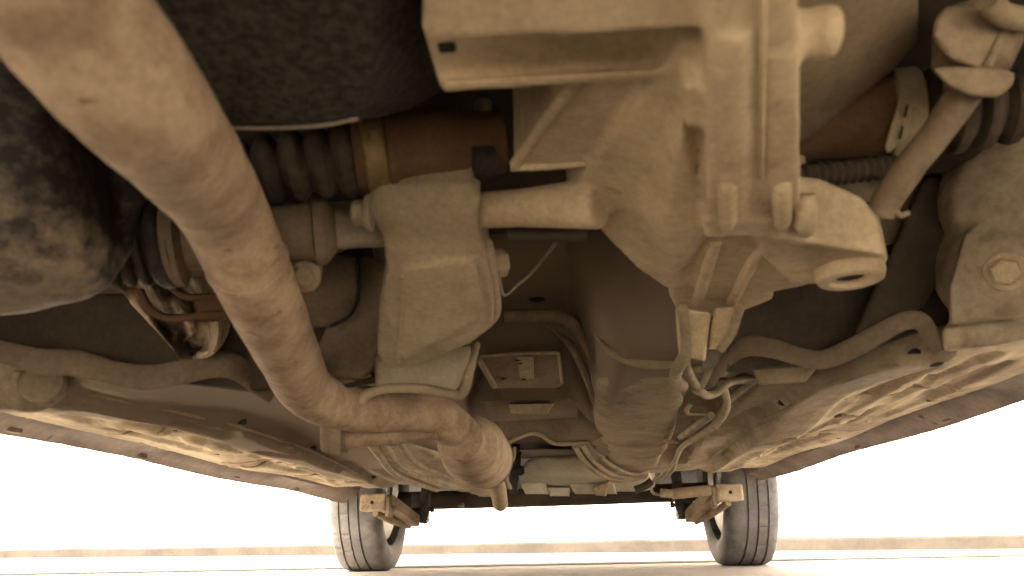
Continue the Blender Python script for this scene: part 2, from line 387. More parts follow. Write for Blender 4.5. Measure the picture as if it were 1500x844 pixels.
# seam beads, weld dimples and stamped marks on the outer floor
for sx in (-1, 1):
    for y_, a0, a1 in ((1.16, .50, .68), (1.58, .50, .68), (1.63, .52, .66), (2.02, .52, .68)):
        q = [Vector((sx*(a0+(a1-a0)*t), y_+.02*math.sin(t*5+sx), 0)) for t in np.linspace(0, 1, 9)]
        for v in q: v.z = fz(v.x, v.y)+.0005
        MB().tube(q, .0026, 6, 3).build('seam_bead', 'subframe', pan)
    for k in range(14):
        x_ = sx*rng.uniform(.50, .67); y_ = rng.uniform(.92, 2.1); z_ = fz(x_, y_)
        MB().lathe((x_, y_, z_+.002), (x_, y_, z_-.0016), [(0, .006), (.6, .006), (1, .0035)], 10).build('weld_stud', rng.choice(['lip', 'floor', 'subframe']), pan)
for px, py in ((1240, 610), (905, 640), (415, 655)):
    c = onpan(px, py); MB().box(c+Vector((0, 0, .001)), (.035, .022, .006), .2).build('stamped_tab', 'lip', pan, bevel=.002)
# ---- side sills (rocker panels with their pinch flange)
def sill(sx, zb, slope=0):
    Ys = np.linspace(.62, 2.86, 66); prof = [(.80, .13), (.795, .03), (.775, .006), (.752, .0), (.748, -.004), (.744, .0), (.735, .008), (.705, .022), (.690, .052), (.690, .13)]
    mb = MB(); vv, ff = [], []
    for i, y in enumerate(Ys):
        dz = .003*math.sin(y*7+sx)+rng.uniform(-.0006, .0006); up_ = .03*max(0, (.80-y)/.18)**2
        tuck = .03*max(0, (y-2.7)/.16)**2
        for (x, z) in prof: vv.append((sx*x, y, zb+slope*(y-1)+z+dz*(z < .02)+up_*(z < .1)+tuck*(z < .1)))
    k = len(prof)
    for i in range(len(Ys)-1):
        for j in range(k): ff.append([i*k+j, i*k+(j+1) % k, (i+1)*k+(j+1) % k, (i+1)*k+j])
    ff.append(list(range(k))); ff.append([(len(Ys)-1)*k+j for j in range(k)])
    o = mb.add(vv, ff).build('side_sill', 'sill', car)
    for y in (1.02, 1.36, 1.78, 2.2):                                # jacking notches and drain lips
        MB().box((sx*.745, y, zb+slope*(y-1)+.006), (.016, .03, .014)).build('pinch_tab', 'sill', o, bevel=.003)
    return o
sill(-1, .270, -.012); sill(1, .298, -.004)

# ---- body shell above (what keeps the daylight off the mechanics)
outl = [(-.48, .30), (-.50, .62), (-.42, .74), (.35, .86), (.95, 1.30), (1.3, 1.42), (2.6, 1.42), (3.35, 1.22), (3.72, .92), (3.76, .45), (3.66, .34),
        (3.36, .34)] + [(3.03+.36*math.cos(t), .32+.36*math.sin(t)) for t in np.linspace(0.15, math.pi-.15, 10)] + [(2.70, .33), (.80, .33)] + \
       [(.45+.36*math.cos(t), .32+.36*math.sin(t)) for t in np.linspace(0.15, math.pi-.15, 10)] + [(.05, .30)]
for sx in (-1, 1):
    MB().prism([(sx*.80, y, z) for y, z in outl], (sx*.035, 0, 0)).build('body_side', 'paint', car, smooth=False)
mb = MB(); vv, ff = [], []
for (y, z) in outl[:11]:
    for dz_ in (0, -.03): vv += [(-.80, y+(.02 if dz_ else 0)*(1 if y < 1 else -1), z+dz_), (.80, y+(.02 if dz_ else 0)*(1 if y < 1 else -1), z+dz_)]
for i in range(10):
    a0, b0 = i*4, (i+1)*4; ff += [[a0, a0+1, b0+1, b0], [a0+2, b0+2, b0+3, a0+3]]
mb.add(vv, ff).build('body_top', 'paint', car, smooth=False)
MB().box((0, -.44, .22), (1.56, .05, .14)).build('front_bumper', 'black_metal', car, bevel=.015)
for sx in (-1, 1):                                                    # inner wings close the engine bay above the axle
    MB().box((sx*.56, .30, .62), (.03, 1.0, .34)).build('inner_wing', 'dark_steel', car)
    MB().box((sx*.62, 3.02, .58), (.03, .8, .36)).build('inner_wing', 'dark_steel', car)
MB().box((0, 3.2, .50), (1.22, 1.0, .03)).build('boot_floor', 'dark_steel', car)
MB().box((0, .68, .72), (1.3, .03, .62)).build('bulkhead', 'dark_steel', car)
MB().box((0, .15, .76), (1.1, 1.1, .03)).build('bonnet_liner', 'black_metal', car)

# ---- rear wheels, beam axle, trailing arms
def wheel(x, y, side):
    e = bpy.data.objects.new('wheel', None); COL.objects.link(e); put(e, car); e.location = (x, y, .305)
    W2 = .094
    pr = [(-.080, .212), (-.093, .228), (-.097, .255), (-.092, .282), (-.082, .297), (-.070, .3035), (-.052, .3052), (-.0505, .2985), (-.0455, .2985), (-.044, .3055),
          (-.016, .306), (-.0145, .2985), (-.0105, .2985), (-.009, .306), (.020, .306), (.0215, .2985), (.0265, .2985), (.028, .3055), (.052, .3052),
          (.070, .3035), (.082, .297), (.092, .282), (.097, .255), (.093, .228), (.080, .212)]
    pr = [(t*side, r) for t, r in pr]
    def fn(i, j):
        d = 0
        if i in (9, 10) and j % 10 == 3: d -= .005
        if i in (5, 19) and j % 8 == 1: d -= .006
        if i in (17,) and j % 10 == 6: d -= .004
        return d
    mb = MB(); mb.lathe((0, 0, 0), (1, 0, 0), pr, 240, fn, closed=True)
    flat = -.3005                                                     # tread flattens under the weight
    mb.v = [Vector((v.x*(1+.10*max(0, (-v.z-.22)/.08)), v.y, max(v.z, flat-.0045))) for v in mb.v]
    mb.build('tyre', 'tyre', e, local=True)
    ri = [(-.085, .216), (-.090, .214), (-.090, .207), (-.078, .200), (-.060, .190), (-.02, .182), (.05, .18), (.06, .16), (.062, .05), (.07, .05), (.068, .165), (.06, .19), (.04, .196),
          (-.02, .194), (-.055, .2), (-.075, .212)]
    ri = [(t*side, r) for t, r in ri]
    rim = MB().lathe((0, 0, 0), (1, 0, 0), ri, 64, closed=True).build('rim', 'rim', e, local=True)
    dr = [(-.055, .02), (-.055, .112), (-.045, .12), (.02, .118), (.06, .1), (.061, .02)]
    MB().lathe((0, 0, 0), (1, 0, 0), [(t*side, r) for t, r in dr], 48).build('brake_drum', 'black_metal', e, local=True)
    return e
WX, WY = .722, 3.03
wheel(-WX, WY, 1); wheel(WX, WY, -1); wheel(-WX, .45, 1); wheel(WX, .45, -1)
beam = MB().tube([(-.62, 3.06, .262), (0, 3.06, .265), (.62, 3.06, .275)], .036, 20, 4).build('axle_beam', 'dark_steel', car)
for sx in (-1, 1):
    A = P(545 if sx < 0 else 1070, 737 if sx < 0 else 722, 2.46)
    B = P(606 if sx < 0 else 1012, 764 if sx < 0 else 758, 2.66)
    # hanger bracket: folded box with a bolt hole
    bk = MB().hull([A+Vector((dx, dy, dz)) for dx in (-.044, .044) for dy in (0, .08) for dz in (-.026, .03)]).build('arm_bracket', 'floor', car, bevel=.008)
    MB().lathe(A+Vector((0, -.0015, .002)), A+Vector((0, .006, .002)), [(0, .006), (1, .006)], 12).build('bolt_hole', 'plug', bk)
    MB().hull([A+Vector((sx*(-.044), .01, dz)) + Vector((-sx*dx, dy, 0)) for dx in (0, .012) for dy in (0, .06) for dz in (-.045, .02)]).build('bracket_ear', 'subframe', bk, bevel=.003)
    ax = (B-A); sd_ = ax.cross(Vector((0, 0, 1))).normalized()
    arm = MB()
    A2 = A+Vector((-sx*.03, .04, .012)); u_ = Vector((0, 0, 1))
    arm.hull([A2+sd_*s*.035+u_*t*.018 for s in (-1, 1) for t in (-1, 1)]+[B+sd_*s*.028+u_*t*.02 for s in (-1, 1) for t in (-1, 1)])
    ar = arm.build('trailing_arm', 'subframe', car, bevel=.006)
    A3 = A+Vector((sx*-.0, .05, -.03))
    MB().tube([A3, A3.lerp(B, .55)+Vector((sx*.012, 0, -.012)), B+Vector((sx*.02, .02, -.014))], .012, 12, 5).build('arm_flange', 'subframe', ar)
    C0 = B+Vector((-sx*.01, .06, .055))
    MB().hull([C0+Vector((dx, dy, dz)) for dx in (-.03, .03) for dy in (-.03, .05) for dz in (-.06, .05)]).build('spring_seat', 'black_metal', car, bevel=.008)
    D0 = P(622 if sx < 0 else 996, 745 if sx < 0 else 738, 2.66)
    sh = MB().tube([D0+Vector((-.0, .05, .14)), D0+Vector((0, .0, -.005)), D0+Vector((0, 0, -.03))], [.02, .018, .012], 16, 3).build('shock_absorber', 'black_metal', car)
    MB().tube([D0+Vector((sx*.05, 0, -.004)), D0+Vector((-sx*.026, 0, -.004))], .007, 10).build('shock_bolt', 'black_metal', sh)
    MB().lathe(D0+Vector((-sx*.022, 0, -.004)), D0+Vector((-sx*.036, 0, -.004)), [(0, .011), (1, .01)], 6).build('nut', 'black_metal', sh, smooth=False)
    MB().lathe(D0+Vector((-sx*.0, 0, -.028)), D0+Vector((-sx*.004, 0, -.054)), [(0, .012), (.5, .012), (.55, .007), (1, .007)], 10).build('nut', 'black_metal', sh, smooth=False)
MB().lathe(P(675, 738, 2.9), P(675, 745, 2.9), [(0, .014), (.8, .014), (1, .010)], 16).build('bump_stop', 'subframe', car)

# ---- exhaust
ex = MB().tube([P(-70, -240, .185), P(10, -110, .20), P(88, 0, .225), P(195, 137, .262), P(268, 226, .325), P(326, 308, .41), P(378, 422, .47), P(424, 522, .58), P(450, 570, .655), P(495, 594, .73), P(560, 600, .775), P(622, 602, .80), P(660, 624, .825), P(694, 657, .87)],
             [.0245]*4+[.0243]*3+[.0240]*3+[.0238]*2+[.0236, .0236], 36, 8).build('exhaust_pipe', 'pipe', car, disp=(.0014, .03))
MB().lathe(P(361, 382, .446), P(364, 389, .450), [(0, .0246), (.5, .0254), (1, .0246)], 36).build('weld_bead', 'pipe', ex)
r0, r1 = P(676, 642, .815), P(712, 676, 1.12)
mv = MB().lathe(r0, r1, [(0, .0235), (.10, .0245), (.14, .034), (.32, .040), (.42, .0435), (.80, .0435), (.88, .041), (.95, .03), (1, .02)], 48).build('resonator', 'pipe', ex)
MB().lathe(r0.lerp(r1, .135), r0.lerp(r1, .175), [(0, .0262), (.5, .029), (1, .027)], 40).build('weld_bead', 'pipe', ex)
MB().tube([r1-(r1-r0)*.06, P(728, 712, 1.2), P(733, 738, 1.3)], .0138, 24, 5).build('tail_pipe', 'pipe', ex)
MB().lathe(r0.lerp(r1, .82), r0.lerp(r1, .845), [(0, .0442), (1, .0442)], 40).build('seam', 'subframe', ex)
MB().tube([P(640, 632, .80), P(590, 638, .80), P(505, 645, .80)], [.0085, .0095, .0098], 18, 4).build('hanger_rod', 'pipe', ex)
MB().lathe(P(500, 646, .80), P(508, 645, .80), [(0, .0135), (.8, .0138), (1, .012)], 24).build('hanger_collar', 'subframe', ex)
MB().hull([P(x, y, d) for x, y in ((468, 618), (500, 622), (500, 668), (470, 662)) for d in (.78, .82)]).build('hanger_bracket', 'subframe', car, bevel=.004)

# ---- oil pan, engine block, compressor
MB().hull([(x, y, z) for x in (-.46, .42) for y in (.16, .60) for z in (.405, .70)]).build('engine_block', 'dark_steel', car, bevel=.02)
pan_pts = [G(150, -160, .302), G(560, -160, .302), G(548, 60, .302), G(528, 150, .303), G(500, 176, .304), G(430, 184, .304), G(335, 188, .304), G(250, 180, .304), G(180, 60, .302)]
topp = [P(655, 130, .43), P(640, 60, .40), P(620, -160, .30), G(150, -160, .40), P(330, 165, .45), P(560, 172, .45), P(600, 160, .44)]
MB().hull(pan_pts+topp+[q+Vector((0, 0, .08)) for q in topp]).build('oil_pan', 'pan_black', car, voxel=.003, sm=3, disp=(.0015, .012))
MB().tube([G(330, 187, .304), G(400, 188, .303), G(470, 184, .304), G(525, 174, .306)], .0010, 8, 5).build('pan_lip', 'grey_steel', car)
cmp_ = MB()
c0, c1 = P(-120, 300, .40), P(150, 262, .42)
cmp_.lathe(c0, c1, [(0, .05), (.05, .062), (.4, .069), (.75, .068), (.92, .06), (1, .042)], 40)
cmp_.hull([P(x, y, .44) for x, y in ((-60, 60), (130, 120), (215, 290), (190, 385), (60, 430), (-80, 430))]+[P(x, y, .50) for x, y in ((-60, 60), (130, 100), (205, 250), (190, 340), (60, 390), (-80, 430))])
cm = cmp_.build('compressor', 'caked', car, voxel=.004, sm=10, disp=(.004, .03))

# ---- shafts and boots (all turn about axes across the car)
def shaft(name, mat, p0, p1, prof, parent=car, seg=36): return MB().lathe(p0, p1, prof, seg).build(name, mat, parent)
def bellows(name, p0, p1, ra, rb, n_, depth, mat='rubber', parent=car):
    prof = []
    for i in range(n_):
        r = ra+(rb-ra)*i/max(1, n_-1)
        prof += [((i+.05)/n_, r-depth), ((i+.3)/n_, r-.0008), ((i+.5)/n_, r), ((i+.7)/n_, r-.0008), ((i+.95)/n_, r-depth)]
    return MB().lathe(p0, p1, prof, 36).build(name, mat, parent)
# lower left shaft: boot, collar, bearing carrier
bellows('steering_boot', P(150, 365, .462), P(262, 352, .475), .026, .0285, 5, .006)
st = shaft('steering_rack', 'lip', P(240, 352, .475), P(492, 336, .50), [(0, .031), (.10, .031), (.13, .0215), (.78, .0195), (.86, .021), (.87, .0235), (.93, .0235), (.95, .0215), (1, .0145)])
shaft('rack_collar', 'black_metal', P(232, 353, .474), P(258, 351, .475), [(0, .0285), (.3, .0315), (.8, .0315), (1, .029)], st)
shaft('rack_tube', 'grey_steel', P(470, 338, .498), P(590, 333, .512), [(0, .0132), (1, .0132)], st)
MB().hull([P(x, y, d) for x, y in ((395, 295), (470, 295), (478, 330), (460, 385), (470, 420), (430, 425), (395, 400)) for d in (.50, .54)]).build('rack_clamp', 'lip', st, bevel=.004)
hexbolt('bolt', P(447, 405, .496), -fw, .0075, .007, 'subframe', car)
# upper centre shaft
bellows('drive_boot', P(300, 262, .455), P(525, 228, .47), .020, .0265, 6, .0065)
jn = shaft('drive_joint', 'rust', P(520, 228, .47), P(735, 208, .485), [(0, .0245), (.04, .0262), (.28, .0262), (.30, .0255), (.72, .0248), (.76, .0215), (1, .0205)])
shaft('boot_clamp', 'brass', P(534, 227, .47), P(566, 223.5, .472), [(0, .0268), (.1, .0282), (.85, .0282), (1, .0268)], jn)
MB().hull([P(x, y, d) for x, y in ((541, 190), (556, 189), (558, 203), (543, 205)) for d in (.438, .45)]).build('clamp_ear', 'brass', jn, bevel=.001)
shaft('boot_clamp', 'rust', P(566, 224, .471), P(578, 223, .472), [(0, .0272), (.5, .0278), (1, .0265)], jn)
shaft('shaft_seal', 'black_metal', P(690, 240, .47), P(722, 238, .473), [(0, .013), (1, .013)])
MB().tube([P(708, 150, .50), P(708, 238, .49)], .006, 12).build('rod', 'grey_steel', car)
# right shaft
jr = shaft('drive_joint', 'rust', P(1120, 178, .49), P(1318, 168, .475), [(0, .026), (.55, .0262), (.9, .0265), (1, .0262)])
jr['label'] = 'rusty brown joint cup beside the gearbox'
cl = shaft('boot_clamp', 'bracket', P(1298, 170, .476), P(1340, 167, .472), [(0, .028), (.08, .0298), (.9, .0298), (1, .028)], jr)
MB().hull([P(x, y, d) for x, y in ((1318, 140), (1338, 138), (1330, 200), (1300, 225), (1296, 215), (1312, 195)) for d in (.444, .452)]).build('clamp_band', 'bracket', jr, bevel=.001)
for x, y in ((1326, 162), (1319, 194)):
    MB().hull([P(x+dx, y+dy, d) for dx, dy in ((-3, 9), (2, -10), (5, -8), (1, 10)) for d in (.4425, .4445)]).build('band_slot', 'plug', jr)
bellows('drive_boot', P(1345, 167, .47), P(1580, 150, .45), .029, .020, 6, .007)
bellows('conduit', P(1150, 262, .47), P(1335, 240, .47), .0085, .0085, 16, .0022, 'rubber')
MB().hull([P(x, y, d+e) for x, y, d in ((1165, -60, .36), (1345, -60, .36), (1345, 60, .42), (1312, 98, .435), (1180, 210, .452), (1160, 214, .452)) for e in (0, .03)]).build('heat_plate', 'lip', car, bevel=.004)

# ---- torque arm between gearbox and subframe
ol = [(540, 290, .455), (556, 274, .455), (625, 269, .455), (690, 270, .455), (704, 288, .457), (700, 338, .475), (712, 372, .49), (724, 440, .525), (722, 478, .545), (690, 505, .565), (605, 537, .59), (568, 541, .59), (552, 520, .575), (556, 440, .53), (566, 395, .50), (560, 350, .48), (540, 318, .462)]
fr = [P(*q) for q in ol]; cen = sum(fr, Vector())/len(fr)
nb = (P(690, 300, .465)-P(555, 300, .465)).cross(P(625, 520, .58)-P(625, 290, .46)).normalized()
if nb.dot(fw) < 0: nb = -nb
arm = MB()
arm.hull([fr[i] for i in (0, 1, 2, 3, 4, 5, 15, 16)]+[fr[i]+nb*.045 for i in (0, 1, 2, 3, 4, 5, 15, 16)])
arm.hull([fr[i] for i in (5, 6, 14, 15)]+[fr[i]+nb*.04 for i in (5, 6, 14, 15)])
arm.hull([fr[i] for i in (6, 7, 8, 9, 10, 11, 12, 13, 14)]+[fr[i]+nb*.035 for i in (6, 7, 8, 9, 10, 11, 12, 13, 14)])
arm.hull([P(560, 440, .522), P(590, 395, .495), P(700, 380, .487), P(712, 460, .522), P(640, 500, .55), P(585, 530, .572), P(600, 400, .52), P(690, 500, .58)])
ta = arm.build('torque_arm', 'bracket', car, voxel=.0022, sm=3, disp=(.0012, .03))
MB().tube([fr[6]+nb*.01, fr[7]+nb*.008, fr[8]+nb*.01, fr[9]+nb*.01], .0045, 10, 5).build('arm_rim', 'bracket', ta)
MB().tube([P(592, 405, .500), P(588, 470, .536), P(583, 530, .577)], .0022, 8, 4).build('arm_rib', 'bracket', ta)
hexbolt('bolt', P(541, 312, .458), P(515, 312, .458)-P(541, 312, .458), .0082, .011, 'grey_steel', car)
hexbolt('bolt', P(715, 387, .525), P(745, 385, .53)-P(715, 387, .525), .0105, .014, 'bracket', car)
MB().tube([P(755, 420, .62), P(775, 403, .62), P(795, 380, .6), P(815, 355, .57)], .0016, 8, 5).build('wire', 'grey_steel', car)
MB().tube([P(727, 372, .53), P(733, 420, .56), P(740, 432, .60), P(755, 420, .62)], .0016, 8, 5).build('wire', 'grey_steel', car)

# ---- gearbox, castings grown together
ZT = .42
def g(*l): return [G(*q) for q in l]
gb = MB()
gb.slab(g((590, -140, .276), (1060, -140, .276), (1052, -20, .276), (1040, 40, .277), (632, 60, .277)), ZT)
gb.slab(g((615, 40, .303), (1050, 25, .303), (1030, 108, .303), (645, 132, .303)), ZT)
gb.hull(g((645, 118, .292), (1015, 97, .292), (1015, 110, .293), (650, 134, .293), (645, 118, .31), (1015, 97, .31), (1015, 108, .32), (650, 132, .32)))
gb.slab(g((838, 108, .307), (1010, 100, .307), (1010, 200, .309), (890, 238, .314), (752, 246, .316), (760, 226, .313)), ZT)
gb.slab(g((1000, 60, .292), (1060, 60, .290), (1060, 345, .290), (1030, 422, .290), (978, 424, .290), (935, 395, .297), (830, 288, .318), (870, 250, .318), (965, 180, .304)), ZT)
gb.hull([G(1000, 190, .283), G(1035, 330, .279), G(970, 330, .281), G(985, 400, .284)]+g((1010, 80, .30), (1060, 380, .31), (940, 380, .31), (880, 290, .325), (960, 190, .32)))
gb.slab(g((1040, -140, .270), (1168, -140, .270), (1172, 20, .270), (1173, 330, .270), (1035, 342, .270), (1045, 60, .270)), ZT)
gb.slab(g((1062, 62, .2672), (1090, 62, .2672), (1090, 330, .2672), (1062, 332, .2672)), .29)
gb.slab(g((1125, 85, .2685), (1171, 85, .2685), (1172, 300, .2685), (1128, 300, .2685)), .29)
gb.slab(g((1000, 128, .276), (1060, 128, .274), (1060, 188, .274), (1002, 190, .276)), .31)
gb.tube([P(690, 309, .495), P(760, 305, .475), P(880, 298, .445)], [.0125, .0125, .016], 18, 3)
gb.slab(g((1030, 325, .268), (1165, 325, .268), (1165, 345, .270), (1032, 350, .270)), .31)
gb.slab(g((1028, 348, .286), (1200, 352, .286), (1185, 418, .287), (1110, 432, .288), (1018, 440, .288)), .36)
gb.hull([P(x, y, d) for x, y in ((1155, 258), (1200, 262), (1262, 290), (1283, 315), (1298, 375), (1285, 352), (1112, 346)) for d in (.405, .46)])
gb.slab(g((1108, 352, .274), (1245, 350, .274), (1296, 362, .274), (1302, 384, .274), (1284, 404, .274), (1215, 418, .275), (1160, 416, .275), (1178, 392, .275), (1112, 372, .275)), .30)
gb.tube([P(1130, 50, .268), P(1214, 47, .268)], [.0088, .0088], 20)
gb.tube([P(1195, 48, .266), P(1226, 46, .266)], [.010, .009], 20)
gb.slab(g((985, 415, .300), (1136, 412, .300), (1133, 428, .298), (990, 440, .298)), .36)
gear = gb.build('gearbox', 'cast', car, voxel=.0021, sm=4, disp=(.0010, .02))
def gsub(name, mb, mat='cast', **k): return mb.build(name, mat, gear, **k)
gsub('gusset_rib', MB().tube([G(846, 110, .307), G(800, 175, .311), G(755, 240, .315)], .0036, 10, 3))
gsub('gusset_rib', MB().tube([G(748, 243, .315), G(800, 241, .316), G(880, 234, .316)], .0034, 10, 3))
for x, y0, y1, r in ((1066, 248, 332, .0048), (1146, 250, 330, .0048), (1180, 285, 338, .0062)):
    gsub('bolt_boss', MB().tube([G(x, y0, .276), G(x, y0+22, .270), G(x, y1-12, .2685), G(x, y1, .271)], [r*.8, r, r, r*.7], 16, 4))
for x0, y0, x1, y1 in ((1048, 352, 1022, 442), (1108, 372, 1072, 442), (1122, 358, 1104, 380)):
    gsub('brace_rib', MB().tube([G(x0, y0, .287), G((x0+x1)/2, (y0+y1)/2, .285), G(x1, y1, .288)], .0042, 10, 3))
gsub('casting_seam', MB().tube([G(1118, -60, .2695), G(1117, 120, .2695), G(1116, 260, .2695)], .0012, 6, 3))
hexbolt('bolt', G(1110, 75, .270), (0, 0, -1), .0, .0, 'cast', gear, False) if False else None
# bushing of the rear mount
bc = G(1244, 398, .272)
gsub('slot', MB().hull([G(x, y, z) for x, y in ((640, 63), (666, 62), (668, 76), (644, 78)) for z in (.3015, .306)]), 'plug', bevel=.001)
bo = gsub('bushing', MB().lathe(bc+Vector((0, 0, .02)), bc+Vector((0, 0, -.007)), [(0, .0215), (.8, .0215), (.97, .0200), (1, .0185), (.995, .0135), (.9, .0115), (.88, .0085), (.5, .008)], 40))
gsub('bushing_bore', MB().lathe(bc+Vector((0, 0, .01)), bc+Vector((0, 0, -.0035)), [(0, .0085), (1, .0085)], 24), 'plug')
# shelf and the two tongues that hang below it
sh = MB(); sh.slab(g((983, 424, .292), (1136, 418, .292), (1133, 440, .291), (1092, 456, .291), (1040, 466, .290), (992, 458, .291), (980, 434, .292)), .32)
gsub('shelf', sh, voxel=.0025, sm=5)
gsub('tongue', MB().hull([P(x, y, d) for x, y, d in ((989, 450, .555), (1040, 458, .555), (1030, 528, .60), (994, 520, .60), (989, 450, .58), (1044, 458, .58), (1034, 530, .63), (998, 520, .63))]), voxel=.002, sm=5)
gsub('tongue', MB().hull([P(x, y, d) for x, y, d in ((1046, 452, .56), (1093, 448, .56), (1078, 490, .585), (1060, 512, .60), (1036, 512, .60), (1046, 452, .60), (1090, 450, .60), (1060, 512, .63), (1036, 512, .63))]), voxel=.002, sm=5)
gsub('tongue_ridge', MB().tube([P(1000, 452, .556), P(1004, 490, .578), P(1003, 522, .60)], .0042, 10, 3), 'bracket')
gsub('tongue_ridge', MB().tube([P(1082, 450, .562), P(1072, 486, .582), P(1056, 511, .598)], .0040, 10, 3), 'bracket')
gsub('blade', MB().hull([P(x, y, d) for x, y in ((1032, 506), (1062, 508), (1050, 536), (1028, 545)) for d in (.64, .645)]), 'dark_hose', bevel=.001)
MB().tube([P(745, 345, .50), P(860, 343, .49)], .0045, 10).build('rod', 'dark_steel', car)

# ---- gear selector / stabiliser link on the right
lk = MB().lathe(P(1440, 20, .40), P(1412, 132, .392), [(0, .014), (.1, .0195), (.35, .0215), (.7, .0185), (.82, .011), (1, .010)], 32)
lk = lk.build('link_joint', 'subframe', car)
MB().hull([P(x, y, d) for x, y in ((1385, 8), (1460, 15), (1478, 32), (1455, 92), (1440, 104), (1390, 88), (1365, 55), (1368, 30)) for d in (.375, .42)]).build('joint_cap', 'subframe', lk, voxel=.0022, sm=16)
MB().hull([P(x, y, d) for x, y in ((1362, 98), (1400, 100), (1460, 98), (1488, 106), (1484, 126), (1462, 144), (1425, 142), (1388, 128)) for d in (.37, .425)]).build('joint_flange', 'subframe', lk, voxel=.0022, sm=12)
MB().tube([P(1476, 30, .376), P(1446, 100, .374)], .0022, 8).build('joint_pin', 'subframe', lk)
MB().tube([P(1430, 110, .392), P(1372, 195, .405), P(1326, 252, .418)], [.0095, .0085, .0083], 20, 3).build('link_rod', 'subframe', lk)
MB().tube([P(1330, 247, .418), P(1302, 290, .428), P(1290, 312, .433)], [.0088, .0085, .008], 18, 3).build('rod_sleeve', 'subframe', lk)
MB().tube([P(1306, 300, .425), P(1318, 315, .427), P(1330, 312, .43)], .0018, 8, 4).build('split_pin', 'subframe', lk)
MB().tube([P(1448, 0, .36), P(1470, 22, .365), P(1520, 30, .37)], .006, 12, 4).build('pipe_bend', 'bracket', car)

# ---- front subframe, one pressing on either side of the tunnel
sf = MB()
sf.hull([P(x, y, d) for x, y in ((-60, 455), (110, 432), (300, 430), (420, 440), (430, 560), (380, 575), (250, 556), (120, 548), (-60, 520)) for d in (.695, .80)])
sf.hull([P(x, y, d) for x, y in ((410, 410), (545, 350), (560, 560), (470, 575), (410, 560)) for d in (.70, .80)])
s1 = sf.build('subframe', 'dark_steel', car, voxel=.005, sm=6, disp=(.004, .06))
MB().tube([P(-30, 508, 0.645), P(30, 522, 0.645), P(62, 530, 0.645), P(110, 532, 0.655), P(165, 545, 0.665), P(215, 553, 0.670), P(262, 546, 0.675), P(310, 535, 0.680), P(345, 537, 0.685), P(375, 560, 0.705), P(398, 580, 0.725)], [.010, .010, .012, .012, .0105, .012, .012, .0125, .013, .011, .008], 16, 6, flat=(0, 0, 1)).build('rolled_flange', 'lip', s1)
MB().hull([P(x, y, d) for x, y in ((10, 512), (60, 518), (68, 535), (40, 540), (12, 530)) for d in (.68, .71)]).build('flange_end', 'floor', s1, voxel=.003, sm=5)
MB().hull([P(x, y, d) for x, y in ((-60, 520), (25, 540), (85, 562), (100, 578), (60, 605), (-60, 600)) for d in (.76, .92)]).build('front_mount', 'floor', s1, voxel=.005, sm=14, disp=(.006, .05))
MB().lathe(P(62, 560, .75), P(62, 560, .80), [(0, .018), (.3, .022), (1, .024)], 28).build('mount_bush', 'subframe', s1)
MB().hull([P(x, y, d) for x, y, d in ((405, 390, .66), (440, 372, .65), (515, 372, .655), (524, 400, .65), (526, 432, .65), (512, 464, .655), (482, 480, .66), (430, 478, .665), (410, 440, .64), (470, 425, .63))]+[P(x, y, .70) for x, y in ((410, 380), (530, 380), (520, 470), (430, 485))]).build('rack_shield', 'lip', s1, voxel=.003, sm=14)
MB().hull([P(x, y, d) for x, y, d in ((528, 372, .68), (566, 380, .66), (560, 450, .65), (556, 530, .66), (530, 556, .665), (470, 552, .67), (462, 510, .67), (500, 490, .665), (526, 440, .67))]+[P(x, y, .72) for x, y in ((540, 380), (560, 540), (475, 545))]).build('rack_shield', 'lip', s1, voxel=.003, sm=14)
MB().tube([P(521, 380, .648), P(524, 430, .646), P(512, 462, .650), P(484, 478, .655)], .0015, 6, 5).build('seam', 'black_metal', s1)
# centre piece under the torque arm
cp = MB().hull([P(x, y, d) for x, y in ((548, 520), (600, 535), (692, 505), (684, 545), (668, 575), (620, 566), (550, 568)) for d in (.64, .72)]).build('mount_bracket', 'grey_steel', car, voxel=.003, sm=6)
MB().tube([P(528, 590, .635), P(540, 577, .635), P(570, 569, .635), P(620, 570, .635), P(655, 577, .635), P(676, 578, .635), P(684, 560, .64), P(693, 520, .65), P(697, 505, .66)], .0042, 12, 6).build('rolled_edge', 'subframe', cp)
MB().hull([P(x, y, d) for x, y in ((672, 575), (684, 578), (700, 512), (690, 510)) for d in (.65, .70)]).build('gusset', 'dark_steel', cp, bevel=.002)
MB().hull([P(x, y, d) for x, y in ((440, 548), (545, 540), (550, 552), (480, 570)) for d in (.70, .80)]).build('lower_plate', 'subframe', cp, bevel=.004)
# right
sf = MB()
sf.hull([P(x, y, d) for x, y in ((1075, 430), (1230, 400), (1395, 330), (1400, 470), (1330, 492), (1205, 535), (1110, 520), (1060, 545)) for d in (.695, .80)])
s2 = sf.build('subframe', 'dark_steel', car, voxel=.005, sm=6, disp=(.004, .06))
MB().hull([P(x, y, d) for x, y in ((1355, 255), (1400, 262), (1385, 400), (1340, 470), (1250, 490), (1290, 400)) for d in (.66, .76)]).build('subframe_leg', 'dark_steel', s2, voxel=.004, sm=10)
MB().tube([P(1042, 560, 0.725), P(1062, 530, 0.705), P(1090, 508, 0.685), P(1130, 510, 0.675), P(1170, 522, 0.670), P(1205, 527, 0.665), P(1245, 512, 0.660), P(1285, 490, 0.655), P(1325, 470, 0.645), P(1350, 472, 0.635), P(1365, 495, 0.625), P(1376, 515, 0.620)], [.005, .008, .0105, .010, .009, .009, .0095, .009, .0085, .008, .007, .004], 16, 6, flat=(0, 0, 1)).build('rolled_flange', 'lip', s2)
MB().hull([P(x, y, d) for x, y in ((1095, 520), (1200, 535), (1180, 560), (1110, 565)) for d in (.80, .90)]).build('cover_plate', 'subframe', s2, bevel=.006)
mb = MB()
